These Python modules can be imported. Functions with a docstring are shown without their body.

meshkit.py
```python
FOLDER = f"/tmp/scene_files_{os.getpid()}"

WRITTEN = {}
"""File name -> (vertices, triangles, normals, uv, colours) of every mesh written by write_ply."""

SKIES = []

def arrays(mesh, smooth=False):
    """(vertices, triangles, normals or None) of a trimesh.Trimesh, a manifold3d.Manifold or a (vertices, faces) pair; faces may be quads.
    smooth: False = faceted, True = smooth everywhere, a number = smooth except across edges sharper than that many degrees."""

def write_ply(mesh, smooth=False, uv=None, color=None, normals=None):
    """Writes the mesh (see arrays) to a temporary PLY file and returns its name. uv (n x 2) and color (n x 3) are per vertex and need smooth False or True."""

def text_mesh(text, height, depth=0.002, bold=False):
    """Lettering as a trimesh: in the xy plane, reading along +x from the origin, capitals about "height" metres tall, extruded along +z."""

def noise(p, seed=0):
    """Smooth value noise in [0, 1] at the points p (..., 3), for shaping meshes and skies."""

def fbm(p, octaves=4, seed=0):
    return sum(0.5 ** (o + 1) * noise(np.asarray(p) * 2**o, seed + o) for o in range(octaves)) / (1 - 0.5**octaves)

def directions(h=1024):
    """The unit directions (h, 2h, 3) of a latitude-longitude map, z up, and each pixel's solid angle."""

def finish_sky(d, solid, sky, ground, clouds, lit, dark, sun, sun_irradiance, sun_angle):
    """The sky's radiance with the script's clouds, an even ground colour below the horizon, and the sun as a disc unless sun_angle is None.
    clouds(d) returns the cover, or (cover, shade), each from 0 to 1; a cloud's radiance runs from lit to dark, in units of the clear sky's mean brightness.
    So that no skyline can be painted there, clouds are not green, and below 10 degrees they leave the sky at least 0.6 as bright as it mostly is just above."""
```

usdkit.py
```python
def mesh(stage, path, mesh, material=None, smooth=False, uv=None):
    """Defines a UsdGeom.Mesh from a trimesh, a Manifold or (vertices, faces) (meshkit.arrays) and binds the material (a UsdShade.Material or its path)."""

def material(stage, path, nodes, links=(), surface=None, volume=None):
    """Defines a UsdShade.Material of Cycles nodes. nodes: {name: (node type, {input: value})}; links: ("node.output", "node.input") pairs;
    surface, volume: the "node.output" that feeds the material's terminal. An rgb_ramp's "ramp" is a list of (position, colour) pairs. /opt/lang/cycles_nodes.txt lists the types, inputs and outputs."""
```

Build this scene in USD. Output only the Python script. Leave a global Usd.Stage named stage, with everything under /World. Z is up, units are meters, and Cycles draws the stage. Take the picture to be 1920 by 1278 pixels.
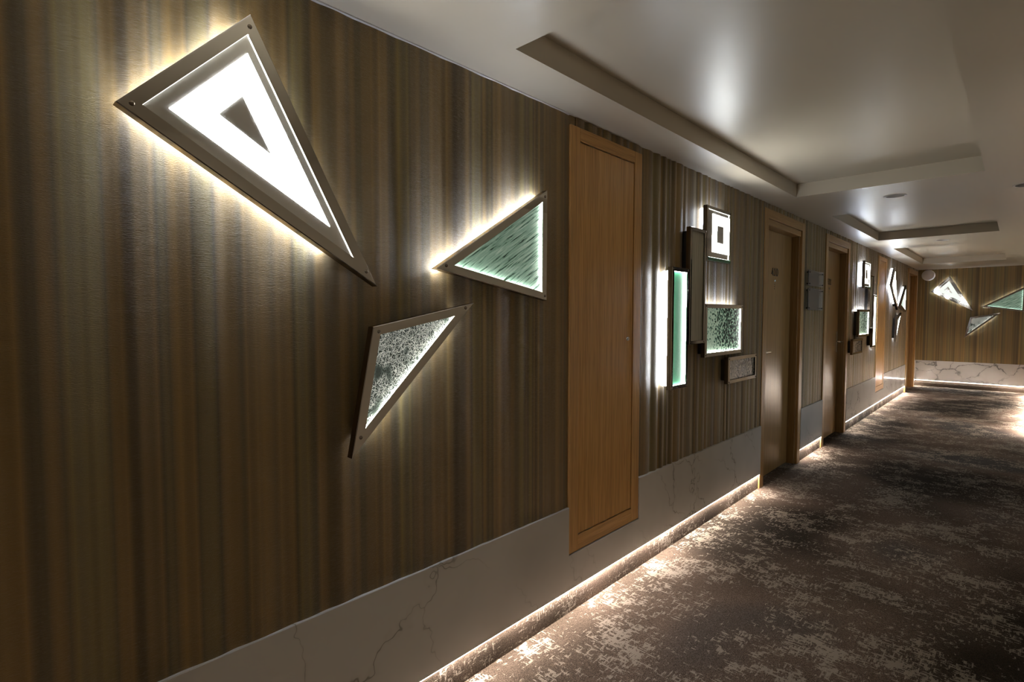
import math, random
import numpy as np, trimesh, manifold3d as m3, shapely
from shapely.geometry import Polygon, box as sbox
from shapely import affinity
import usdkit, meshkit
from pxr import Usd, UsdGeom, UsdLux, UsdShade, Gf, Sdf

stage = Usd.Stage.CreateInMemory()
UsdGeom.SetStageUpAxis(stage, 'Z'); UsdGeom.SetStageMetersPerUnit(stage, 1.0)
UsdGeom.Xform.Define(stage, '/World'); UsdGeom.Scope.Define(stage, '/World/Looks')

# ---------------------------------------------------------------- camera, exposure
F_PX, YAW, PITCH, CX, CZ = 993.84, 43.754, -2.761, 1.4462, 1.371
cam = UsdGeom.Camera.Define(stage, '/World/camera')
cam.CreateHorizontalApertureAttr(36.0); cam.CreateVerticalApertureAttr(36.0 * 1278 / 1920)
cam.CreateFocalLengthAttr(36.0 * F_PX / 1920); cam.CreateClippingRangeAttr((0.02, 100))
cam.AddTranslateOp().Set((CX, 0, CZ)); cam.AddRotateZOp().Set(YAW); cam.AddRotateXOp().Set(90 + PITCH)
EXPOSURE = 1.92
cam.CreateExposureAttr(EXPOSURE)
# brightness of the lamps of the place (radiance of the LED strips and lit glass)
GAP_LED = 9.0       # strips behind the light boxes, washing the wall
RING = 9.0           # white frosted glass figures
REVEAL_LED = 4.0     # strips round the glass inside the boxes
KICK_LED = 50.0      # strips under the marble
# daylight: a pale overcast sky that reaches the corridor only through the window in the right wall
SKY = UsdLux.DomeLight.Define(stage, '/World/sky'); SKY.CreateIntensityAttr(0.06); SKY.CreateColorAttr(Gf.Vec3f(.72, .86, 1.0))

# ---------------------------------------------------------------- helpers
H = 2.25; YF = 12.95; XR = 1.63; Y0 = -1.6
def newpath(parent, name):
    base = str(parent.GetPath()) if parent is not None else '/World'
    n, k = name, 0
    while stage.GetPrimAtPath(f'{base}/{n}'):
        k += 1; n = f'{name}_{k:03d}'
    return f'{base}/{n}'
def tag(p, label=None, cat=None, group=None, kind=None):
    for k, v in (('label', label), ('category', cat), ('group', group), ('kind', kind)):
        if v: p.SetCustomDataByKey(k, v)
    return p
def xf(name, label, cat, loc=(0, 0, 0), rz=0.0, group=None, kind=None):
    x = UsdGeom.Xform.Define(stage, newpath(None, name))
    x.AddTranslateOp().Set(tuple(map(float, loc)))
    if rz: x.AddRotateZOp().Set(float(rz))
    return tag(x.GetPrim(), label, cat, group, kind)
def obj(name, mesh, mat, parent=None, smooth=False, off=None, label=None):
    v, f, n = meshkit.arrays(mesh, smooth)
    if off is not None: v = v - np.asarray(off, float)
    m = UsdGeom.Mesh.Define(stage, newpath(parent, name))
    from pxr import Vt
    m.CreatePointsAttr(Vt.Vec3fArray.FromNumpy(v.astype(np.float32)))
    m.CreateFaceVertexCountsAttr(Vt.IntArray.FromNumpy(np.full(len(f), 3, np.int32)))
    m.CreateFaceVertexIndicesAttr(Vt.IntArray.FromNumpy(f.astype(np.int32).ravel()))
    m.CreateSubdivisionSchemeAttr('none')
    if n is not None:
        m.CreateNormalsAttr(Vt.Vec3fArray.FromNumpy(n.astype(np.float32))); m.SetNormalsInterpolation('vertex')
    UsdShade.MaterialBindingAPI.Apply(m.GetPrim()).Bind(UsdShade.Material.Get(stage, '/World/Looks/' + mat))
    if label: m.GetPrim().SetCustomDataByKey('label', label)
    return m.GetPrim()
def bx(x0, x1, y0, y1, z0, z1):
    b = trimesh.creation.box((x1 - x0, y1 - y0, z1 - z0)); b.apply_translation(((x0 + x1) / 2, (y0 + y1) / 2, (z0 + z1) / 2)); return b
def bvl(x0, x1, y0, y1, z0, z1, r=0.0015):
    """box with chamfered edges"""
    r = min(r, (x1 - x0) / 3, (y1 - y0) / 3, (z1 - z0) / 3)
    P = []
    for a, b, c in ((r, r, 0), (r, 0, r), (0, r, r)):
        for x in (x0 + a, x1 - a):
            for y in (y0 + b, y1 - b):
                for z in (z0 + c, z1 - c): P.append((x, y, z))
    return trimesh.Trimesh(*(lambda h: (h.vertices, h.faces))(trimesh.convex.convex_hull(np.array(P))), process=False)
def cat(*ms): return trimesh.util.concatenate(list(ms))
UVW = np.array([[0, 0, 1, 0], [1, 0, 0, 0], [0, 1, 0, 0], [0, 0, 0, 1.0]])      # (u,v,w) -> (x=w, y=u, z=v)
def plate(poly, w0, w1):
    """a polygon drawn on the left wall (u = y, v = z) with thickness w0..w1 out of the wall"""
    ps = poly.geoms if hasattr(poly, 'geoms') else [poly]
    ms = []
    for p in ps:
        e = trimesh.creation.extrude_polygon(p, w1 - w0); e.apply_translation((0, 0, w0)); e.apply_transform(UVW); ms.append(e)
    return cat(*ms)
def inset(p, d): return p.buffer(-d, join_style=2, mitre_limit=20)
def edge_bar(a, b, th, w0, w1, side):
    """a thin bar along the edge a-b, 'th' thick to the given side (+1 left of a->b)"""
    a, b = np.array(a, float), np.array(b, float); d = (b - a) / np.linalg.norm(b - a); n = np.array([-d[1], d[0]]) * side
    return plate(Polygon([a, b, b + n * th, a + n * th]), w0, w1)
def dome(c, r, h, seg=20):
    """screw head / knob: a low lathed cap on the left wall plane at c = (w, u, v)"""
    prof = [(0, h), (r * .5, h * .92), (r * .85, h * .6), (r, h * .15), (r, -.001)]
    m = trimesh.creation.revolve(np.array([(0, -.001)] + prof[::-1])[:, :], sections=seg) if False else trimesh.creation.revolve(np.array(prof), sections=seg)
    m.apply_transform(UVW); m.apply_translation((c[0], c[1], c[2])); return m

# ---------------------------------------------------------------- materials
def mat(name, nodes, links, surface='p.BSDF'): usdkit.material(stage, '/World/Looks/' + name, nodes, links, surface=surface)
def plain(name, col, rough=.5, metal=0.0, **k): mat(name, {'p': ('principled_bsdf', {'base_color': col, 'roughness': rough, 'metallic': metal, **k})}, [])
def glow(name, col, s): mat(name, {'e': ('emission', {'color': col, 'strength': s})}, [], 'e.emission')

# pleated fibre wallcovering: vertical stripes of gold, olive and taupe, fine combed relief
def wallcover(name, axis, s1, s2):
    mat(name, {
        'g': ('geometry', {}), 'sx': ('separate_xyz', {}),
        'cs': ('combine_xyz', {}),
        'n1': ('noise_texture', {'scale': s1, 'detail': 2.0, 'roughness': .6}), 'n2': ('noise_texture', {'scale': s2, 'detail': 1.0}),
        'r1': ('rgb_ramp', {'ramp': [(.30, (.090, .062, .028)), (.41, (.178, .124, .052)), (.47, (.325, .212, .075)), (.53, (.175, .131, .064)), (.60, (.290, .218, .078)), (.70, (.170, .141, .090))]}),
        'r2': ('rgb_ramp', {'ramp': [(.32, (.78, .76, .74)), (.5, (1, 1, 1)), (.66, (1.18, 1.13, 1.0))]}),
        'mu': ('mix_color', {'blend_type': 'multiply', 'fac': 1.0, 'use_clamp': False}),
        'mp': ('mapping', {'scale': (60, 60, 480)}), 'nw': ('noise_texture', {'scale': 1.0, 'detail': 3.0, 'roughness': .6, 'distortion': 2.2}),
        'b': ('bump', {'strength': 1.0, 'distance': .0016}),
        'p': ('principled_bsdf', {'roughness': .42, 'metallic': .25, 'specular_ior_level': .5, 'sheen_weight': .5, 'sheen_roughness': .35, 'sheen_tint': (1, .95, .9)}),
    }, [('g.position', 'sx.vector'), ('sx.' + axis, 'cs.x'), ('cs.vector', 'n1.vector'), ('cs.vector', 'n2.vector'),
        ('n1.fac', 'r1.fac'), ('n2.fac', 'r2.fac'), ('r1.color', 'mu.a'), ('r2.color', 'mu.b'), ('mu.result', 'p.base_color'),
        ('g.position', 'mp.vector'), ('mp.vector', 'nw.vector'), ('nw.fac', 'b.height'), ('b.normal', 'p.normal')])
wallcover('wallcover_left', 'y', 8.5, 24.0); wallcover('wallcover_far', 'x', 7.5, 19.0)

mat('ceiling_paint', {'g': ('geometry', {}), 'n': ('noise_texture', {'scale': 160.0, 'detail': 2.0}), 'n2': ('noise_texture', {'scale': 2.2, 'detail': 2.0}),
    'ad': ('math', {'math_type': 'multiply_add', 'value2': .25}), 'b': ('bump', {'strength': .28, 'distance': .002}),
    'p': ('principled_bsdf', {'base_color': (.51, .447, .350), 'roughness': .36, 'specular_ior_level': .5})},
    [('g.position', 'n.vector'), ('g.position', 'n2.vector'), ('n.fac', 'ad.value1'), ('n2.fac', 'ad.value3'), ('ad.value', 'b.height'), ('b.normal', 'p.normal')])

# polished white marble with grey veins
def marble(name, sc, vein, width, mask):
    mat(name, {'g': ('geometry', {}), 'wn': ('noise_texture', {'scale': 2.6, 'detail': 4.0, 'roughness': .6}), 'wp': ('vector_math', {'math_type': 'multiply_add', 'vector2': (.42, .42, .42)}),
        'mr': ('mapping', {'rotation': (.70, .4, .5)}), 'mp': ('mapping', {'scale': (1.0, .50, 1.45)}),
        'w': ('voronoi_texture', {'scale': sc, 'feature': 'distance_to_edge'}), 'n3': ('noise_texture', {'scale': 9.0, 'detail': 3.0}), 'wd': ('math', {'math_type': 'multiply_add', 'value2': -.9 * width * 4, 'value3': .5 * .9 * width * 4}), 'ad': ('math', {'math_type': 'add'}),
        'r': ('rgb_ramp', {'ramp': [(0, vein), (width * .5, tuple(.5 * v + .34 for v in vein)), (width, (.68, .655, .625)), (width * 5, (.72, .70, .675)), (1, (.75, .73, .70))]}),
        'k': ('noise_texture', {'scale': 1.6, 'detail': 2.0}), 'kr': ('map_range', {'from_min': mask, 'from_max': mask + .14, 'clamp': True}), 'mk': ('mix_color', {'a': (.72, .70, .675)}),
        'c': ('noise_texture', {'scale': 1.3, 'detail': 4.0}), 'r2': ('rgb_ramp', {'ramp': [(.3, (.74, .73, .72)), (.58, (1, 1, 1))]}), 'mu': ('mix_color', {'blend_type': 'multiply', 'fac': .8}),
        'p': ('principled_bsdf', {'roughness': .09, 'specular_ior_level': .55})},
        [('g.position', 'wn.vector'), ('wn.color', 'wp.vector1'), ('g.position', 'wp.vector3'), ('wp.vector', 'mr.vector'), ('mr.vector', 'mp.vector'), ('mp.vector', 'w.vector'),
         ('g.position', 'n3.vector'), ('n3.fac', 'wd.value1'), ('w.distance', 'ad.value1'), ('wd.value', 'ad.value2'), ('ad.value', 'r.fac'),
         ('g.position', 'k.vector'), ('k.fac', 'kr.value'), ('kr.result', 'mk.fac'), ('r.color', 'mk.b'),
         ('g.position', 'c.vector'), ('c.fac', 'r2.fac'), ('mk.result', 'mu.a'), ('r2.color', 'mu.b'), ('mu.result', 'p.base_color')])
marble('marble', 2.6, (.38, .36, .33), .007, .42); marble('marble_far', 3.0, (.24, .23, .22), .036, .43)

# oak veneer, grain along z or along y
def oak(name, scale, tone=1.0, rough=.38):
    mat(name, {'g': ('geometry', {}), 'mp': ('mapping', {'scale': scale}), 'n': ('noise_texture', {'scale': 1.0, 'detail': 4.0, 'roughness': .6, 'distortion': .3}),
        'mp2': ('mapping', {'scale': tuple(s * 4.5 for s in scale)}), 'n2': ('noise_texture', {'scale': 1.0, 'detail': 2.0}),
        'r': ('rgb_ramp', {'ramp': [(.25, (.44 * tone, .245 * tone, .082 * tone)), (.5, (.54 * tone, .305 * tone, .105 * tone)), (.75, (.62 * tone, .385 * tone, .155 * tone))]}),
        'r2': ('rgb_ramp', {'ramp': [(.36, (.72, .70, .68)), (.5, (1, 1, 1))]}), 'mu': ('mix_color', {'blend_type': 'multiply', 'fac': .7}),
        'p': ('principled_bsdf', {'roughness': rough, 'specular_ior_level': .45})},
        [('g.position', 'mp.vector'), ('mp.vector', 'n.vector'), ('g.position', 'mp2.vector'), ('mp2.vector', 'n2.vector'), ('n.fac', 'r.fac'), ('n2.fac', 'r2.fac'),
         ('r.color', 'mu.a'), ('r2.color', 'mu.b'), ('mu.result', 'p.base_color')])
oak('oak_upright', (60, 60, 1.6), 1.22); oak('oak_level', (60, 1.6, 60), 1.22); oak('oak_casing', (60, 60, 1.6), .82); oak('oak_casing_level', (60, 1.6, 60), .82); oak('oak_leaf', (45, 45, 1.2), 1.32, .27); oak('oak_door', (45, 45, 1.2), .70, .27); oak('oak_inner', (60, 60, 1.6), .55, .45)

# woven carpet: taupe ground, worn beige hatching on a weave of small cells, dark and blue-grey zones
def carpet(name, vert):
    ax = ('y', 'z') if vert else ('x', 'y')
    mat(name, {
        'g': ('geometry', {}), 's': ('separate_xyz', {}),
        'sa': ('math', {'math_type': 'snap', 'value2': .0050 if not vert else .0035}), 'sb': ('math', {'math_type': 'snap', 'value2': .0062 if not vert else .0042}),
        'cc': ('combine_xyz', {}),
        'zone': ('noise_texture', {'scale': 3.0, 'detail': 4.0, 'roughness': .6}),
        'ma': ('mapping', {'scale': (95, 22, 1)}), 'na': ('noise_texture', {'scale': 1.0, 'detail': 2.0}),
        'mb': ('mapping', {'scale': (20, 100, 1), 'location': (3, 7, 0)}), 'nb': ('noise_texture', {'scale': 1.0, 'detail': 2.0}),
        'mx': ('math', {'math_type': 'maximum'}), 'mid': ('noise_texture', {'scale': 13.0 if not vert else 60.0, 'detail': 3.0, 'roughness': .7}),
        'h0': ('math', {'math_type': 'multiply', 'value2': 1.8}), 't1': ('math', {'math_type': 'multiply_add', 'value2': 1.75}), 't2': ('math', {'math_type': 'multiply_add', 'value2': 1.1}),
        'hr': ('map_range', {'from_min': 2.58 if not vert else 2.62, 'from_max': 2.67 if not vert else 2.80, 'to_min': 0.0, 'to_max': 1.0, 'clamp': True}),
        'wn': ('white_noise_texture', {'dimensions': '3D'}), 'fs': ('vector_math', {'math_type': 'snap', 'vector2': (.0026, .0026, .0026)}), 'nm': ('math', {'math_type': 'multiply_add', 'value2': .16}), 'big': ('noise_texture', {'scale': .62, 'detail': 2.0, 'roughness': .5}), 'ofs': ('mapping', {'location': (2.9, 1.3, 2)}),
        'gr': ('rgb_ramp', {'ramp': [(.34, (.009, .007, .005)), (.44, (.028, .021, .015)), (.50, (.080, .060, .046)), (.58, (.155, .116, .092)), (.66, (.085, .081, .078))]}),
        'lt': ('rgb_ramp', {'ramp': [(.36, (.095, .079, .061)), (.50, (.26, .22, .18)), (.60, (.36, .305, .255))]}),
        'spk': ('rgb_ramp', {'ramp': [(0, (.50, .49, .48)), (1, (1.55, 1.52, 1.5))]}), 'mu': ('mix_color', {'blend_type': 'multiply', 'fac': 1.0, 'use_clamp': False}),
        'mix': ('mix_color', {}), 'f': ('noise_texture', {'scale': 420.0, 'detail': 2.0}), 'b': ('bump', {'strength': .6, 'distance': .003}),
        'p': ('principled_bsdf', {'roughness': .95, 'specular_ior_level': .06}),
    }, [('g.position', 's.vector'), ('s.' + ax[0], 'sa.value1'), ('s.' + ax[1], 'sb.value1'), ('sa.value', 'cc.x'), ('sb.value', 'cc.y'),
        ('cc.vector', 'zone.vector'), ('cc.vector', 'ma.vector'), ('ma.vector', 'na.vector'), ('cc.vector', 'mb.vector'), ('mb.vector', 'nb.vector'),
        ('na.fac', 'mx.value1'), ('nb.fac', 'mx.value2'), ('cc.vector', 'mid.vector'),
        ('zone.fac', 't1.value1'), ('mx.value', 'h0.value1'), ('h0.value', 't1.value3'), ('mid.fac', 't2.value1'), ('t1.value', 't2.value3'),
        ('g.position', 'fs.vector1'), ('fs.vector', 'wn.vector'), ('wn.value', 'nm.value1'), ('t2.value', 'nm.value3'), ('nm.value', 'hr.value'), ('g.position', 'ofs.vector'), ('ofs.vector', 'big.vector'), ('big.fac', 'gr.fac'), ('big.fac', 'lt.fac'),
        ('wn.value', 'spk.fac'), ('gr.color', 'mu.a'), ('spk.color', 'mu.b'), ('mu.result', 'mix.a'), ('lt.color', 'mix.b'), ('hr.result', 'mix.fac'), ('mix.result', 'p.base_color'),
        ('g.position', 'f.vector'), ('f.fac', 'b.height'), ('b.normal', 'p.normal')])
carpet('carpet', False); carpet('carpet_skirt', True)

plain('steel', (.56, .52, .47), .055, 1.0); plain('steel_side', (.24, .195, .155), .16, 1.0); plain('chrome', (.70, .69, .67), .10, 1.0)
plain('dark_metal', (.05, .045, .04), .35, .8); plain('black', (.012, .011, .010), .5); plain('white_plastic', (.62, .58, .55), .45)
plain('mirror_glass', (.74, .72, .69), .07, .85); plain('number_metal', (.035, .030, .026), .4, .6); plain('groove', (.02, .012, .007), .8)
plain('wall_core', (.10, .085, .06), .8); plain('right_wall_paint', (.42, .35, .26), .6)
mat('green_glass', {'p': ('principled_bsdf', {'base_color': (.10, .33, .20), 'roughness': .08, 'transmission_weight': .55, 'ior': 1.5})}, [])
mat('clear_acrylic', {'t': ('transparent_bsdf', {'color': (.90, .93, .92)}), 'gl': ('glossy_bsdf', {'color': (1, 1, 1), 'roughness': .06}), 'd': ('diffuse_bsdf', {'color': (.50, .47, .44)}),
    'f': ('fresnel', {'IOR': 1.55}), 'm1': ('mix_closure', {'fac': .28}), 'm2': ('mix_closure', {})},
    [('t.BSDF', 'm1.closure1'), ('d.BSDF', 'm1.closure2'), ('f.fac', 'm2.fac'), ('m1.closure', 'm2.closure1'), ('gl.BSDF', 'm2.closure2')], 'm2.closure')
mat('window_glass', {'t': ('transparent_bsdf', {'color': (.92, .95, .95)}), 'g': ('glossy_bsdf', {'color': (1, 1, 1), 'roughness': .02}), 'f': ('fresnel', {'IOR': 1.5}), 'm': ('mix_closure', {})},
    [('f.fac', 'm.fac'), ('t.BSDF', 'm.closure1'), ('g.BSDF', 'm.closure2')], 'm.closure')
COOL, WARM, NEUT = (.93, 1.0, .98), (1.0, .89, .80), (.74, .83, 1.0)
glow('gap_led', NEUT, GAP_LED); glow('gap_led_soft', NEUT, GAP_LED * .35); glow('gap_led_faint', NEUT, GAP_LED * .025); glow('ring_dim', (.93, 1.0, .90), RING * .03); glow('gap_led_strong', (.78, .86, 1.0), GAP_LED * 1.3)
glow('ring_lit', (.96, 1.0, .99), RING); glow('reveal_led', (.98, 1.0, .93), REVEAL_LED); glow('reveal_led_soft', (.98, 1.0, .95), REVEAL_LED * .3); glow('kick_led', WARM, KICK_LED); glow('kick_led_right', WARM, KICK_LED * 2.2)

# patterned cast glass, lit by the strips round it
def glass(name, nodes, links, rough=.25, spec=.25, back=0.0):
    n = {'t': ('texture_coordinate', {}), 'p': ('principled_bsdf', {'roughness': rough, 'specular_ior_level': spec, 'emission_strength': back}), **nodes}
    if back: links = links + [(a, 'p.emission_color') for a, b in links if b == 'p.base_color']      # light from the box behind the glass
    mat(name, n, links)
glass('glass_streaked', {
    'mp': ('mapping', {'rotation': (-.56, 0, 0)}), 'mp2': ('mapping', {'scale': (1, 8, 140)}), 'n': ('noise_texture', {'scale': 1.0, 'detail': 4.0, 'roughness': .62, 'distortion': .35}),
    'r': ('rgb_ramp', {'ramp': [(.33, (.016, .026, .016)), (.39, (.08, .16, .11)), (.43, (.30, .52, .39)), (.54, (.42, .66, .52)), (.66, (.66, .84, .71))]}),
    'b': ('bump', {'strength': .8, 'distance': .004})},
    [('t.object', 'mp.vector'), ('mp.vector', 'mp2.vector'), ('mp2.vector', 'n.vector'), ('n.fac', 'r.fac'), ('r.color', 'p.base_color'), ('n.fac', 'b.height'), ('b.normal', 'p.normal')], .25, .25, .045)
glass('glass_bubbled', {
    'n0': ('noise_texture', {'scale': 30.0, 'detail': 1.0}), 'v': ('voronoi_texture', {'scale': 78.0, 'feature': 'distance_to_edge', 'randomness': 1.0}),
    'dm': ('vector_math', {'math_type': 'multiply_add', 'vector2': (.022, .022, .022)}),
    'n1': ('noise_texture', {'scale': 95.0, 'detail': 2.0, 'distortion': 1.5}), 's': ('math', {'math_type': 'subtract', 'value2': .5}), 'a': ('math', {'math_type': 'absolute'}),
    'ra': ('rgb_ramp', {'ramp': [(0, (1, 1, 1)), (.018, (.8, .8, .8)), (.05, (0, 0, 0))]}), 'rv': ('rgb_ramp', {'ramp': [(0, (1, 1, 1)), (.04, (.5, .5, .5)), (.10, (0, 0, 0))]}),
    'mx': ('mix_color', {'blend_type': 'lighten', 'fac': 1.0}), 'bw': ('rgb_to_bw', {}), 'mg': ('noise_texture', {'scale': 16.0, 'detail': 1.0}), 'mr': ('map_range', {'from_min': .28, 'from_max': .42, 'clamp': True}),
    'mm': ('math', {'math_type': 'multiply'}),
    'r': ('rgb_ramp', {'ramp': [(0, (.060, .072, .060)), (.3, (.16, .20, .165)), (1, (.97, .98, .90))]}), 'b': ('bump', {'strength': .6, 'distance': .003})},
    [('t.object', 'n0.vector'), ('n0.color', 'dm.vector1'), ('t.object', 'dm.vector3'), ('dm.vector', 'v.vector'), ('dm.vector', 'n1.vector'), ('n1.fac', 's.value1'), ('s.value', 'a.value1'),
     ('a.value', 'ra.fac'), ('v.distance', 'rv.fac'), ('ra.color', 'mx.a'), ('rv.color', 'mx.b'), ('mx.result', 'bw.color'), ('t.object', 'mg.vector'), ('mg.fac', 'mr.value'),
     ('bw.val', 'mm.value1'), ('mr.result', 'mm.value2'), ('mm.value', 'r.fac'), ('r.color', 'p.base_color'), ('bw.val', 'b.height'), ('b.normal', 'p.normal')], .5, .06, .10)
glass('glass_pebbled', {
    'v': ('voronoi_texture', {'scale': 58.0, 'randomness': 1.0}), 'n': ('noise_texture', {'scale': 62.0, 'detail': 2.0}), 'ad': ('math', {'math_type': 'multiply_add', 'value2': .55}),
    's': ('separate_xyz', {}), 'ay': ('map_range', {'from_min': -.26, 'from_max': .05, 'to_min': .30, 'to_max': 0.0, 'clamp': True}), 'az': ('map_range', {'from_min': -.16, 'from_max': -.07, 'to_min': .22, 'to_max': 0.0, 'clamp': True}),
    'a1': ('math', {'math_type': 'add'}), 'a2': ('math', {'math_type': 'add'}),
    'r': ('rgb_ramp', {'ramp': [(.74, (.003, .006, .003)), (.79, (.03, .07, .042)), (.87, (.15, .32, .22)), (1.0, (.55, .72, .56))]}), 'b': ('bump', {'strength': .7, 'distance': .003})},
    [('t.object', 'v.vector'), ('t.object', 'n.vector'), ('v.distance', 'ad.value1'), ('n.fac', 'ad.value3'), ('t.object', 's.vector'), ('s.y', 'ay.value'), ('s.z', 'az.value'),
     ('ad.value', 'a1.value1'), ('ay.result', 'a1.value2'), ('a1.value', 'a2.value1'), ('az.result', 'a2.value2'), ('a2.value', 'r.fac'), ('r.color', 'p.base_color'), ('a2.value', 'b.height'), ('b.normal', 'p.normal')], .5, .06, .06)
glass('glass_pebbled_grey', {
    'v': ('voronoi_texture', {'scale': 58.0, 'randomness': 1.0}), 'n': ('noise_texture', {'scale': 62.0, 'detail': 2.0}), 'ad': ('math', {'math_type': 'multiply_add', 'value2': .55}),
    's': ('separate_xyz', {}), 'ay': ('map_range', {'from_min': -.24, 'from_max': .02, 'to_min': .26, 'to_max': 0.0, 'clamp': True}), 'a1': ('math', {'math_type': 'add'}),
    'r': ('rgb_ramp', {'ramp': [(.66, (.012, .011, .009)), (.75, (.09, .08, .065)), (.90, (.40, .36, .30))]}), 'b': ('bump', {'strength': .7, 'distance': .003})},
    [('t.object', 'v.vector'), ('t.object', 'n.vector'), ('v.distance', 'ad.value1'), ('n.fac', 'ad.value3'), ('t.object', 's.vector'), ('s.y', 'ay.value'),
     ('ad.value', 'a1.value1'), ('ay.result', 'a1.value2'), ('a1.value', 'r.fac'), ('r.color', 'p.base_color'), ('ad.value', 'b.height'), ('b.normal', 'p.normal')])
glass('glass_green', {'n': ('noise_texture', {'scale': 260.0, 'detail': 2.0}), 'r': ('rgb_ramp', {'ramp': [(.3, (.03, .24, .12)), (.6, (.08, .40, .22)), (.75, (.18, .55, .36))]}), 'b': ('bump', {'strength': .4, 'distance': .001})},
    [('t.object', 'n.vector'), ('n.fac', 'r.fac'), ('r.color', 'p.base_color'), ('n.fac', 'b.height'), ('b.normal', 'p.normal')], .35, .25, .04)
glass('glass_reeded', {'mp': ('mapping', {'scale': (1, 160, 3)}), 'n': ('noise_texture', {'scale': 1.0, 'detail': 2.0}), 'r': ('rgb_ramp', {'ramp': [(.3, (.34, .325, .26)), (.7, (.52, .50, .41))]}), 'b': ('bump', {'strength': .5, 'distance': .002})},
    [('t.object', 'mp.vector'), ('mp.vector', 'n.vector'), ('n.fac', 'r.fac'), ('r.color', 'p.base_color'), ('n.fac', 'b.height'), ('b.normal', 'p.normal')], .3)

# ---------------------------------------------------------------- large structure
floor = obj('floor', bx(-.25, XR + .2, Y0 - .1, YF + .2, -.12, 0), 'carpet'); tag(floor, 'taupe and beige distressed-pattern carpet along the corridor', 'floor', kind='structure')

def mbox(x0, x1, y0, y1, z0, z1): return m3.Manifold.cube((x1 - x0, y1 - y0, z1 - z0)).translate((x0, y0, z0))
slab = mbox(-.3, XR + .2, Y0 - .1, YF + .2, H, 2.62)
COFFERS = [(1.306, 4.353), (5.385, 7.525), (8.566, 11.46)]
for a, b in COFFERS: slab = slab - mbox(.212, 1.262, a, b, H - .1, 2.345)
LAMPS = [(.752, 4.803, .064), (.760, 7.995, .064), (1.470, 4.998, .085)]
for lx, ly, r in LAMPS: slab = slab - m3.Manifold.cylinder(.2, r, r, 40).translate((lx, ly, H - .05))
ceil = xf('ceiling', 'off-white glossy painted ceiling with three recessed coffers', 'ceiling', kind='structure')
obj('ceiling_slab', slab, 'ceiling_paint', ceil)

rng = np.random.default_rng(7)
def pleats(a, b):
    """profile of the pleated covering along a..b: irregular soft folds, front at about -0.004; nearly flat on the near run"""
    u = np.arange(a, b + 1e-6, .0035); h = np.zeros_like(u); c = a - rng.uniform(0, .05)
    while c < b:
        soft = c < 1.9; wd = rng.uniform(.07, .20) if soft else rng.uniform(.04, .125); amp = rng.uniform(.0022, .0058) if soft else rng.uniform(.005, .0125) * min(1, wd / .06)
        t = (u - c) / wd; k = (t >= 0) & (t < 1); sk = rng.uniform(.7, 1.5)
        h[k] = amp * np.sin(np.pi * t[k] ** sk) ** rng.uniform(.7, 1.3); c += wd
    h = np.convolve(np.pad(h, 2, 'edge'), np.ones(5) / 5, 'valid')
    return u, -.0165 + h + np.interp(u, [1.85, 1.95], [.008, 0.0])
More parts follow.
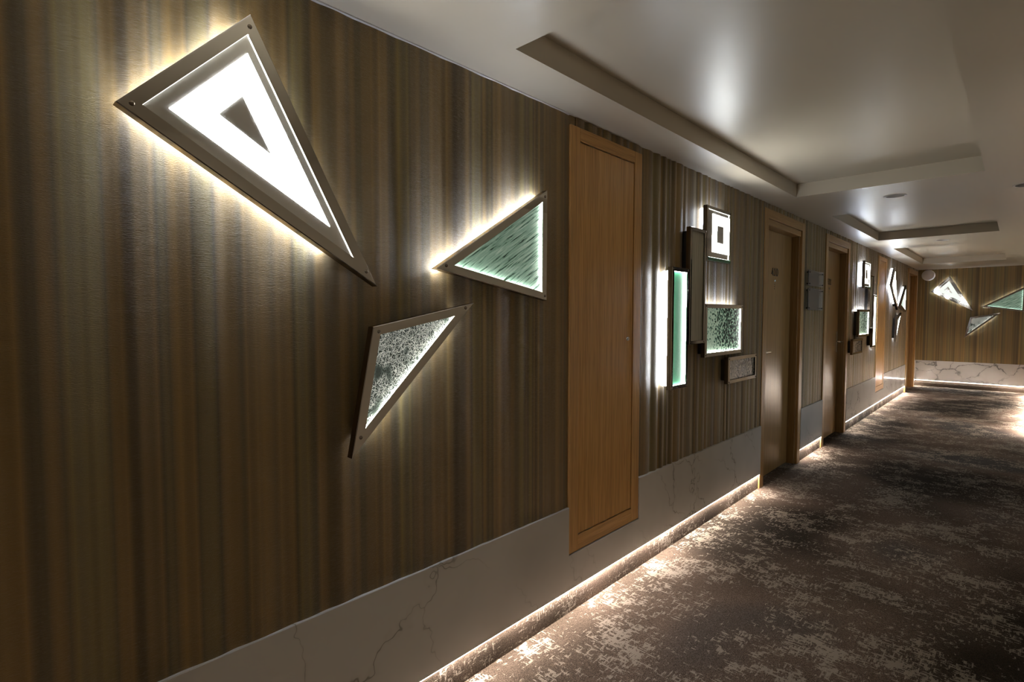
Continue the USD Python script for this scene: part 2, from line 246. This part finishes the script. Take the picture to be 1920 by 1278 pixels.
def cover(a, b, z0, z1, far=False):
    u, h = pleats(a, b); n = len(u); back = np.full(n, -.16)
    P = np.concatenate([np.stack([h, u, np.full(n, z0)], 1), np.stack([h, u, np.full(n, z1)], 1), np.stack([back, u, np.full(n, z0)], 1), np.stack([back, u, np.full(n, z1)], 1)])
    F = []
    for i in range(n - 1):
        for q in ((i, i + 1, n + i + 1, n + i), (2 * n + i, 3 * n + i, 3 * n + i + 1, 2 * n + i + 1), (n + i, n + i + 1, 3 * n + i + 1, 3 * n + i), (i, 2 * n + i, 2 * n + i + 1, i + 1)):
            F += [(q[0], q[1], q[2]), (q[0], q[2], q[3])]
    for q in ((0, n, 3 * n, 2 * n), (n - 1, 3 * n - 1, 4 * n - 1, 2 * n - 1)): F += [(q[0], q[1], q[2]), (q[0], q[2], q[3])]
    if far: P = np.stack([P[:, 1], YF - P[:, 0], P[:, 2]], 1)
    return trimesh.Trimesh(P, np.array(F), process=False)
MT, MB = .502, .1165            # top and underside of the marble
DOORS = [(4.345, 5.405), (6.15, 7.205), (11.61, 12.73)]
wl = xf('wall_left', 'pleated brown-gold wallcovering on the long left wall', 'wall', kind='structure')
runs = [(Y0, 1.93), (1.93, DOORS[0][0] + .02), (DOORS[0][1] - .02, DOORS[1][0] + .02), (DOORS[1][1] - .02, DOORS[2][0] + .02), (DOORS[2][1] - .02, YF)]
for a, b in runs: obj('wallcovering', cover(a, b, .30, H + .01), 'wallcover_left', wl, smooth=50)
for a, b in DOORS: obj('wallcovering', cover(a + .02, b - .02, 2.17, H + .01), 'wallcover_left', wl, smooth=50)
tag(obj('trim_1', bvl(-.030, .001, Y0, 1.88, H - .0045, H + .003), 'white_plastic'), 'thin pale bead between the near wallcovering and the ceiling', 'trim', kind='structure')
wf = xf('wall_far', 'pleated brown-gold wallcovering across the end of the corridor', 'wall', kind='structure')
obj('wallcovering', cover(-.02, XR + .1, .30, H + .01, True), 'wallcover_far', wf, smooth=50)
WY0, WY1, WZ0, WZ1 = 4.5, 6.5, .25, 2.08
wr = xf('wall_right', 'plain pale tan wall with a window, out of view on the right', 'wall', kind='structure')
for q in ((Y0, WY0, 0, H), (WY1, YF, 0, H), (WY0, WY1, 0, WZ0), (WY0, WY1, WZ1, H)): obj('wall_panel', bx(XR, XR + .15, *q), 'right_wall_paint', wr)
wn = xf('window_1', 'tall window that lets cool daylight in from the right, out of view', 'window', (XR, (WY0 + WY1) / 2, WZ0), kind='structure'); wo = (XR, (WY0 + WY1) / 2, WZ0)
for q in ((WY0, WY0 + .05, WZ0, WZ1), (WY1 - .05, WY1, WZ0, WZ1), ((WY0 + WY1) / 2 - .025, (WY0 + WY1) / 2 + .025, WZ0 + .05, WZ1 - .05)): obj('upright', bvl(XR + .04, XR + .10, *q), 'dark_metal', wn, off=wo)
for q in ((WZ0, WZ0 + .05), (WZ1 - .05, WZ1)): obj('rail', bvl(XR + .04, XR + .10, WY0 + .05, WY1 - .05, *q), 'dark_metal', wn, off=wo)
obj('pane', bx(XR + .066, XR + .072, WY0 + .05, WY1 - .05, WZ0 + .05, WZ1 - .05), 'window_glass', wn, off=wo)
tag(obj('wall_near', bx(-.2, XR + .15, Y0 - .1, Y0, 0, H), 'right_wall_paint'), 'plain pale tan wall behind the viewer', 'wall', kind='structure')

# marble base, carpeted recess below it and the strip of light between
P1, P2 = (1.885, 2.492), (8.93, 9.56); PZ0, PZ1 = .283, 2.208
XM, XK = .003, -.013
bl = xf('baseboard_left', 'white veined marble base along the left wall above a strip of light', 'baseboard', kind='structure')
def slabs(a, b, notch=None, cuts=()):
    pol = sbox(a, MB, b, MT)
    if notch: pol = pol.difference(sbox(notch[0] - .002, PZ0 - .004, notch[1] + .002, MT + .1))
    edges = [a, *cuts, b]
    for s, t in zip(edges[:-1], edges[1:]):
        pc = pol.intersection(sbox(s + .0006, 0, t - .0006, 1))
        top = plate(pc, XM - .018, XM - .002); bev = plate(inset(pc, .0015), XM - .002, XM)
        obj('marble_slab', cat(top, bev), 'marble', bl)
    obj('carpet_skirting', bx(-.16, XK, a, b, 0, MB + .19), 'carpet_skirt', bl)
    obj('light_strip', bx(XK + .001, XM - .003, a + .01, b - .01, MB - .0032, MB - .0004), 'kick_led', bl)
slabs(Y0, DOORS[0][0] + .005, P1); slabs(DOORS[0][1] - .005, DOORS[1][0] + .005); slabs(DOORS[1][1] - .005, DOORS[2][0] + .005, P2); slabs(DOORS[2][1] - .005, YF - .02)
bf = xf('baseboard_far', 'white marble base with strong grey veins across the far wall', 'baseboard', kind='structure')
def farbox(u0, u1, w0, w1, z0, z1, b=False): return (bvl if b else bx)(u0, u1, YF - w1, YF - w0, z0, z1)
obj('marble_slab', farbox(-.02, XR, XM - .018, XM, MB, MT, True), 'marble_far', bf)
obj('carpet_skirting', farbox(-.05, XR, -.16, XK, 0, MB + .19), 'carpet_skirt', bf)
obj('light_strip', farbox(.01, XR - .01, XK + .001, XM - .003, MB - .0032, MB - .0004), 'kick_led', bf)
br = xf('baseboard_right', 'marble base with a strip of light on the right wall', 'baseboard', kind='structure')
obj('marble_slab', bvl(XR - .019, XR - .001, 8.3, 12.6, MB, MT), 'marble', br)
obj('light_strip', bx(XR - .014, XR - .002, 8.35, 12.55, MB - .004, MB - .001), 'kick_led_right', br)

# ---------------------------------------------------------------- doors
DLX = -.085
def door(name, a, b, label, num, lever):
    """a, b: outer edges of the casing along the wall"""
    d = xf(name, label, 'door', (0, (a + b) / 2, 0), kind='structure'); off = (0, (a + b) / 2, 0)
    fw, st, zt = .085, .02, 2.207
    i0, i1 = a + fw, b - fw; XF = -.001
    for s, (p, q) in enumerate(((a, i0), (i1, b))):
        obj('jamb', bvl(-.135, XF, p, q, 0, zt), 'oak_casing', d, off=off)
    obj('head', bvl(-.135, XF - .0004, i0 - .0004, i1 + .0004, zt - .072, zt), 'oak_casing_level', d, off=off)
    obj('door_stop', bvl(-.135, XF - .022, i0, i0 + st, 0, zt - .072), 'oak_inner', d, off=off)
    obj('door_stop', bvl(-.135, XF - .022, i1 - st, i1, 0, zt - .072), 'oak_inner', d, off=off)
    obj('head_stop', bvl(-.135, XF - .012, i0, i1, zt - .122, zt - .075), 'oak_casing_level', d, off=off)
    obj('leaf', bvl(DLX - .04, DLX, i0 + st + .003, i1 - st - .003, .006, zt - .125), 'oak_door', d, off=off)
    obj('backing', bx(-.17, -.137, a, b, 0, zt), 'wall_core', d, off=off)
    c = (i0 + i1) / 2
    # number, spy hole and small sign below it
    t = meshkit.text_mesh(num, .066, .003); t.apply_translation(-t.bounds.mean(0)); t.apply_transform(UVW); t.apply_translation((DLX + .0015, c - .02, 1.742))
    obj('number', t, 'number_metal', d, off=off, label='dark metal room number')
    sp = trimesh.creation.revolve(np.array([(.004, .004), (.0085, .007), (.012, .004), (.012, -.001)]), sections=24); sp.apply_transform(UVW); sp.apply_translation((DLX, c - .02, 1.668))
    s = obj('spy_hole', sp, 'chrome', d, off=off, smooth=40, label='chrome spy hole')
    obj('lens', dome((DLX, c - .02, 1.668), .006, .0045), 'black', s, off=off, smooth=40)
    for k in range(3):
        obj('door_dot', dome((DLX, c - .02, 1.638 - .019 * k), .006, .002, 12), 'number_metal', d, off=off)
    # lever handle on a long plate
    y = i0 + st + .055 if lever > 0 else i1 - st - .055
    pl = obj('lock_plate', bvl(DLX - .001, DLX + .011, y - .021, y + .021, .945, 1.185, .003), 'chrome' if lever < 0 else 'steel_side', d, off=off, label='brushed metal lock plate')
    neck = trimesh.creation.cylinder(.009, .05, sections=20); neck.apply_transform(trimesh.transformations.rotation_matrix(math.pi / 2, (0, 1, 0))); neck.apply_translation((DLX + .035, y, 1.07))
    bar = trimesh.creation.capsule(height=.105, radius=.0095, count=[16, 16]); bar.apply_transform(trimesh.transformations.rotation_matrix(math.pi / 2, (1, 0, 0)))
    bar.apply_translation(np.array((DLX + .055, y + lever * .055, 1.07)) - bar.bounds.mean(0))
    obj('lever', cat(neck, bar), 'chrome', d, off=off, smooth=40, label='chrome lever handle')
    return d
door('door_1', *DOORS[0], 'oak veneer room door numbered 410, nearest to the viewer', '410', 1)
door('door_2', *DOORS[1], 'oak veneer room door with a chrome lever and lock plate, second along the wall', '411', -1)
d3 = DOORS[2]
def door_plain(a, b):
    d = xf('door_3', 'oak-framed door opening in the far corner by the end wall', 'door', (0, (a + b) / 2, 0), kind='structure'); off = (0, (a + b) / 2, 0)
    fw, zt = .085, 2.207; i0, i1 = a + fw, b - fw
    obj('jamb', bvl(-.135, .010, a, i0, 0, zt), 'oak_casing', d, off=off); obj('jamb', bvl(-.135, .010, i1, b, 0, zt), 'oak_casing', d, off=off)
    obj('head', bvl(-.135, .0096, i0 - .0004, i1 + .0004, zt - .085, zt), 'oak_casing_level', d, off=off)
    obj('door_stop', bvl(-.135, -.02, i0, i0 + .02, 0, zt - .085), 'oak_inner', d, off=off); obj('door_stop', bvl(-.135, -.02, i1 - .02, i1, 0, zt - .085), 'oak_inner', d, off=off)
    obj('leaf', bvl(DLX - .04, DLX, i0 + .023, i1 - .023, .006, zt - .09), 'oak_door', d, off=off); obj('backing', bx(-.17, -.137, a, b, 0, zt), 'wall_core', d, off=off)
door_plain(*d3)

# ---------------------------------------------------------------- access panels in the wall
def access(p, label, lock=True):
    a, b = p; off = (0, (a + b) / 2, PZ0); d = xf('access_panel', label, 'access panel', off, group='oak access panels'); fw, X = .070, -.001
    for q in ((a, a + fw), (b - fw, b)): obj('stile', bvl(-.03, X, *q, PZ0, PZ1), 'oak_upright', d, off=off)
    for q in ((PZ0, PZ0 + fw), (PZ1 - fw + .012, PZ1)): obj('rail', bvl(-.03, X - .0004, a + fw - .0004, b - fw + .0004, *q), 'oak_level', d, off=off)
    obj('groove', bx(-.03, -.018, a + fw, b - fw, PZ0 + fw, PZ1 - fw + .012), 'groove', d, off=off)
    g = .006; lf = obj('leaf', bvl(-.025, X - .003, a + fw + .001, b - fw - g, PZ0 + fw + g, PZ1 - fw + .012 - g), 'oak_leaf', d, off=off)
    if lock:
        r = trimesh.creation.revolve(np.array([(.0035, .004), (.009, .0065), (.0115, .003), (.0115, -.002)]), sections=24); r.apply_transform(UVW); r.apply_translation((X - .003, b - fw - .052, 1.252))
        k = obj('lock', r, 'chrome', d, off=off, smooth=40, label='small round chrome lock')
        obj('keyhole', dome((X - .003, b - fw - .052, 1.252), .0045, .003, 12), 'black', k, off=off)
access(P1, 'tall oak access panel with a round chrome lock beside the large wall lights')
access(P2, 'distant tall oak access panel between the second square lights and the door corner', False)

# ---------------------------------------------------------------- light boxes
GROUPS = {'triangular_wall_light': 'triangular wall lights', 'tall_wall_light': 'tall narrow wall lights', 'square_wall_light': 'square wall lights', 'tall_wall_panel': 'unlit glass wall panels', 'small_wall_panel': 'unlit glass wall panels'}
WB, WF = .022, .050                 # back and front of a box, measured out from the wall
def lightbox(name, label, group, cat_, pts, kind, bands, place, lip=.03, glass_mat=None, screws=None, off=None, lit=True, ring=None, trim=(.02, .02), strips=None, rec=.009, ringmat='ring_lit', stripmat='reveal_led', ends={}):
    """pts: corners (u, v) on the left wall; bands: {edge index: material}; place: (location, rotation about z) of the thing's own origin"""
    pol = Polygon(pts); c = np.array(pol.centroid.coords[0]); off = (0, c[0], c[1])
    d = xf(name, label, cat_, place(c)[0], place(c)[1], GROUPS[name])
    op = inset(pol, lip)
    # front plate with its opening; a thin bright lip runs round the outer edge
    ch = .0022; inn = inset(pol, ch); ea = np.array(pol.exterior.coords)[:-1]; eb = np.array([min(list(inn.exterior.coords), key=lambda q: abs(np.hypot(q[0] - p[0], q[1] - p[1]))) for p in ea])
    n_ = len(ea); V = [(WF - ch, p[0], p[1]) for p in ea] + [(WF, p[0], p[1]) for p in eb]; Q = [(i, (i + 1) % n_, n_ + (i + 1) % n_, n_ + i) for i in range(n_)]
    if not pol.exterior.is_ccw: Q = [q[::-1] for q in Q]
    bev = trimesh.Trimesh(np.array(V), np.array([t for q in Q for t in ((q[0], q[1], q[2]), (q[0], q[2], q[3]))]), process=False)
    obj('front_frame', cat(plate(inn.difference(op), WF - .003, WF), bev), 'steel', d, off=off)
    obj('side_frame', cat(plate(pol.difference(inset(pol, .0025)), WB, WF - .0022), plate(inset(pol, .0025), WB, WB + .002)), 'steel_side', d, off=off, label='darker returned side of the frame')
    obj('mounting_box', plate(inset(pol, .021), -.017, WB), 'dark_metal', d, off=off)
    wg = WF - rec
    obj('glass_panel', plate(op.buffer(.010, join_style=2), wg - .005, wg), glass_mat, d, off=off)
    if lit:
        oc = list(op.exterior.coords)[:-1]
        sgn = 1 if op.exterior.is_ccw else -1
        m = cat(*[edge_bar(oc[i], oc[(i + 1) % len(oc)], .002, wg + .0005, WF - .0035, -sgn) for i in range(len(oc)) if strips is None or near_edge(pts, oc[i], oc[(i + 1) % len(oc)]) in strips])
        obj('light_strip', m, stripmat, d, off=off, label='white light strip round the glass')
    if ring:
        for nm, outer, inner in (('lit_figure', ring[0], ring[1]),):
            obj(nm, plate(Polygon(outer).difference(Polygon(inner)), wg, wg + .002), ringmat, d, off=off, label='glowing white figure on the glass')
    for i, bm in bands.items():
        a, b = np.array(pts[i]), np.array(pts[(i + 1) % len(pts)]); sgn = 1 if pol.exterior.is_ccw else -1
        t = (b - a) / np.linalg.norm(b - a); n = np.array([-t[1], t[0]]) * sgn
        tr = ends.get(i, trim); dp = .004 if bm == 'gap_led_strong' and len(pts) == 4 else .013; a2, b2 = a + n * dp + t * tr[0], b + n * dp - t * tr[1]
        obj('wash_strip', edge_bar(a2, b2, .006, -.012, WB - (.001 if dp < .01 else .006), sgn), bm, d, off=off, label='light strip washing the wall')
    ip = list(inset(pol, lip * .5).exterior.coords)[:-1] if screws is None else screws
    for u, v in ip: obj('screw', dome((WF, u, v), .0055, .0035, 16), 'steel_side', d, off=off, smooth=40)
    return d, off
def near_edge(pts, a, b):
    """index of the outer edge that an opening edge a-b runs along"""
    m = (np.array(a[:2]) + np.array(b[:2])) / 2; d = np.array(b[:2]) - np.array(a[:2]); d /= np.linalg.norm(d); best = None
    for i in range(len(pts)):
        p, q = np.array(pts[i]), np.array(pts[(i + 1) % len(pts)]); e = (q - p) / np.linalg.norm(q - p)
        if abs(e[0] * d[1] - e[1] * d[0]) < .02:
            k = abs(e[0] * (m - p)[1] - e[1] * (m - p)[0])
            if best is None or k < best[0]: best = (k, i)
    return best[1]
def on_left(dy=0.0): return lambda c: ((0, c[0] + dy, c[1]), 0)
def on_far(dx=0.0): return lambda c: ((c[0] + dx, YF, c[1]), -90)

T1 = [(.246, 1.823), (.874, 1.458), (.526, 2.114)]
T1o = [(.346, 1.838), (.728, 1.619), (.518, 2.018)]; T1i = [(.448, 1.852), (.574, 1.780), (.505, 1.912)]
T1s = [(.275, 1.827), (.838, 1.500), (.523, 2.082)]
T2 = [(1.097, 1.526), (1.664, 1.432), (1.667, 1.877)]; T2s = [(1.140, 1.538), (1.652, 1.450), (1.652, 1.848)]
T3 = [(.783, .952), (1.265, 1.415), (.859, 1.337)]; T3s = [(.812, 1.010), (1.225, 1.397), (.878, 1.322)]
BIG, STR, BUB = 'triangle lights with a white figure', 'triangle lights of green streaked glass', 'triangle lights of bubbled glass'
for place, w1, w2, w3, s in (
        (on_left(0), 'large triangular wall light with a glowing white triangle, nearest on the left wall', 'triangular light of green streaked glass beside the oak access panel, near the viewer', 'slanting triangular light of bubbled clear glass, lowest of the three nearest triangles', 1),
        (on_left(9.40), 'distant triangular light with a white triangle, seen edge-on past the second access panel', 'distant triangular streaked-glass light seen edge-on beside the corner door', 'distant slim triangular bubbled-glass light, lowest on the left wall by the corner door', 2),
        (on_far(-.055), 'triangular light with a glowing white triangle on the far end wall', 'triangular streaked glass light cut by the right edge on the far end wall', 'small slanting bubbled glass triangle, lowest on the far end wall', 0)):
    far = not s
    G = (lambda k: 'gap_led_soft' if far else k)
    lightbox('triangular_wall_light', w1, None, 'wall light', T1, 'tri', {0: G('gap_led'), 1: 'gap_led_soft', 2: (G('gap_led_strong') if s != 2 else 'gap_led_soft')}, place, .030, 'mirror_glass', T1s, ring=(T1o, T1i), strips=(1, 2), rec=.0065, ringmat='ring_dim' if far else 'ring_lit', stripmat='reveal_led_soft' if s != 1 else 'reveal_led', ends={0: (.02, .17), 1: (.13, .03)})
    p2 = on_far(-.165) if far else place; p3 = on_far(-.075) if far else place
    lightbox('triangular_wall_light', w2, None, 'wall light', T2, 'tri', {2: (G('gap_led_strong') if s != 2 else 'gap_led_soft')}, p2, .028, 'glass_streaked', T2s, strips=(0, 1), rec=.013, stripmat='reveal_led_soft' if far else 'reveal_led')
    lightbox('triangular_wall_light', w3, None, 'wall light', T3, 'tri', {0: G('gap_led')}, p3, .028, 'glass_bubbled', T3s, trim=(.10, .07), strips=(0,), rec=.012, stripmat='reveal_led_soft' if far else 'reveal_led')

def rect(a, b, z0, z1): return [(a, z0), (b, z0), (b, z1), (a, z1)]
def mir(pts, s): return [(s - u, v) for u, v in pts][::-1]
MS = 11.28
for k in (0, 1):
    BOT, RGT, TOP, LFT = ((0, 1, 2, 3), (2, 3, 0, 1))[k]
    M = (lambda p: mir(p, MS)) if k else (lambda p: p)
    where = ('nearest group, beside the oak access panel', 'second group, beyond the doors')[k]
    L = on_left(0)
    R = M(rect(2.742, 2.946, .952, 1.641))
    lightbox('tall_wall_light', ['tall lit green glass light with a bright strip behind its left side, nearer one', 'tall lit green glass light against the second access panel, far one'][k], None, 'wall light', R, 'rect',
             {(RGT if k else LFT): 'gap_led_strong'}, L, .022, 'glass_green', rec=.018)
    R = M(rect(2.962, 3.172, 1.20, 1.888))
    lightbox('tall_wall_panel', ['tall unlit reeded glass panel hung between the nearer green and white lights', 'tall unlit reeded glass panel in the far group, seen edge-on'][k], None, 'wall panel', R, 'rect', {}, L, .020, 'glass_reeded', lit=False)
    R = M(rect(3.182, 3.545, 1.708, 2.046)); o = M(rect(3.272, 3.522, 1.768, 2.004)); i = M(rect(3.342, 3.450, 1.830, 1.940))
    d, off = lightbox('square_wall_light', ['square light with a glowing white frame figure, highest in the nearer rectangle group', 'square light with a glowing white frame figure, highest in the far rectangle group'][k], None, 'wall light', R, 'rect',
             {TOP: 'gap_led_soft', LFT: ('gap_led' if k else 'gap_led_soft')}, L, .020, 'mirror_glass', ring=(o, i), strips=(RGT, TOP), rec=.007)
    us = [u for u, v in R]
    obj('glass_edge', bvl(WF - .012, WF + .004, min(us) + .012, max(us) - .004, 1.712, 1.732), 'green_glass', d, off=off, label='green edge of the glass plate')
    R = M(rect(3.180, 3.785, 1.110, 1.443))
    lightbox('square_wall_light', ['lit pebbled black and green glass light below the white frame light, nearer group', 'lit pebbled black and green glass light, far group beyond the doors'][k], None, 'wall light', R, 'rect', {TOP: 'gap_led'}, L, .026, 'glass_pebbled', strips=(BOT, RGT), rec=.014)
    R = M(rect(3.552, 4.070, .910, 1.090))
    lightbox('small_wall_panel', ['small unlit pebbled grey glass panel left of door 410, lowest in its group', 'small unlit pebbled glass panel right of the second door, lowest in its group'][k], None, 'wall panel', R, 'rect', {}, L, .024, 'glass_pebbled_grey', lit=False)

# ---------------------------------------------------------------- acrylic sign plates between the doors
for (z0, z1), lb in (((1.648, 1.795), 'blank clear acrylic sign plate, upper of two between the room doors'), ((1.420, 1.628), 'blank clear acrylic sign plate, lower and larger of two between the room doors')):
    a, b = 5.475, 5.975; off = (0, (a + b) / 2, z0)
    s = xf('sign_plate', lb, 'sign', off, group='acrylic sign plates')
    obj('plate', bvl(.012, .020, a, b, z0, z1, .001), 'clear_acrylic', s, off=off)
    for u in (a + .03, b - .03):
        for v in (z0 + .02, z1 - .02):
            q = trimesh.creation.cylinder(.007, .042, sections=16); q.apply_transform(UVW); q.apply_translation((.003, u, v)); obj('standoff', q, 'dark_metal', s, off=off, smooth=40)

# ---------------------------------------------------------------- ceiling and far wall fittings
for (lx, ly, r), lb in zip(LAMPS, ('small round recessed ceiling fitting past the first coffer', 'small round recessed ceiling fitting past the second coffer', 'larger round recessed downlight at the right edge of the ceiling')):
    s = xf('downlight', lb, 'downlight', (lx, ly, H), group='recessed ceiling fittings')
    rim = trimesh.creation.revolve(np.array([(r - .010, .02), (r - .008, -.003), (r + .002, -.004), (r + .007, -.001), (r + .007, .001)]), sections=48); obj('trim_ring', rim, 'white_plastic', s, smooth=40)
    can = trimesh.creation.revolve(np.array([(0, .062), (r - .02, .060), (r - .006, .045), (r - .004, .0)]), sections=48); obj('reflector', can, 'black', s, smooth=40)
    obj('lens', (lambda m: (m.apply_translation((0, 0, .05)), m)[1])(trimesh.creation.cylinder(r * .45, .012, sections=32)), 'white_plastic', s)
s = xf('wall_speaker', 'round white speaker high in the corner of the far wall', 'speaker', (.147, YF, 2.14))
R90 = trimesh.transformations.rotation_matrix(math.pi / 2, (1, 0, 0))
b = trimesh.creation.revolve(np.array([(0, .066), (.060, .064), (.090, .054), (.101, .040), (.104, .022), (.104, -.017), (0, -.017)]), sections=64); b.apply_transform(R90); obj('housing', b, 'white_plastic', s, smooth=40)
g = trimesh.creation.revolve(np.array([(.084, .0575), (.086, .0605), (.089, .0575), (.089, .052), (.084, .055), (.084, .0575)]), sections=64); g.apply_transform(R90); obj('grille_ring', g, 'white_plastic', s, smooth=40)
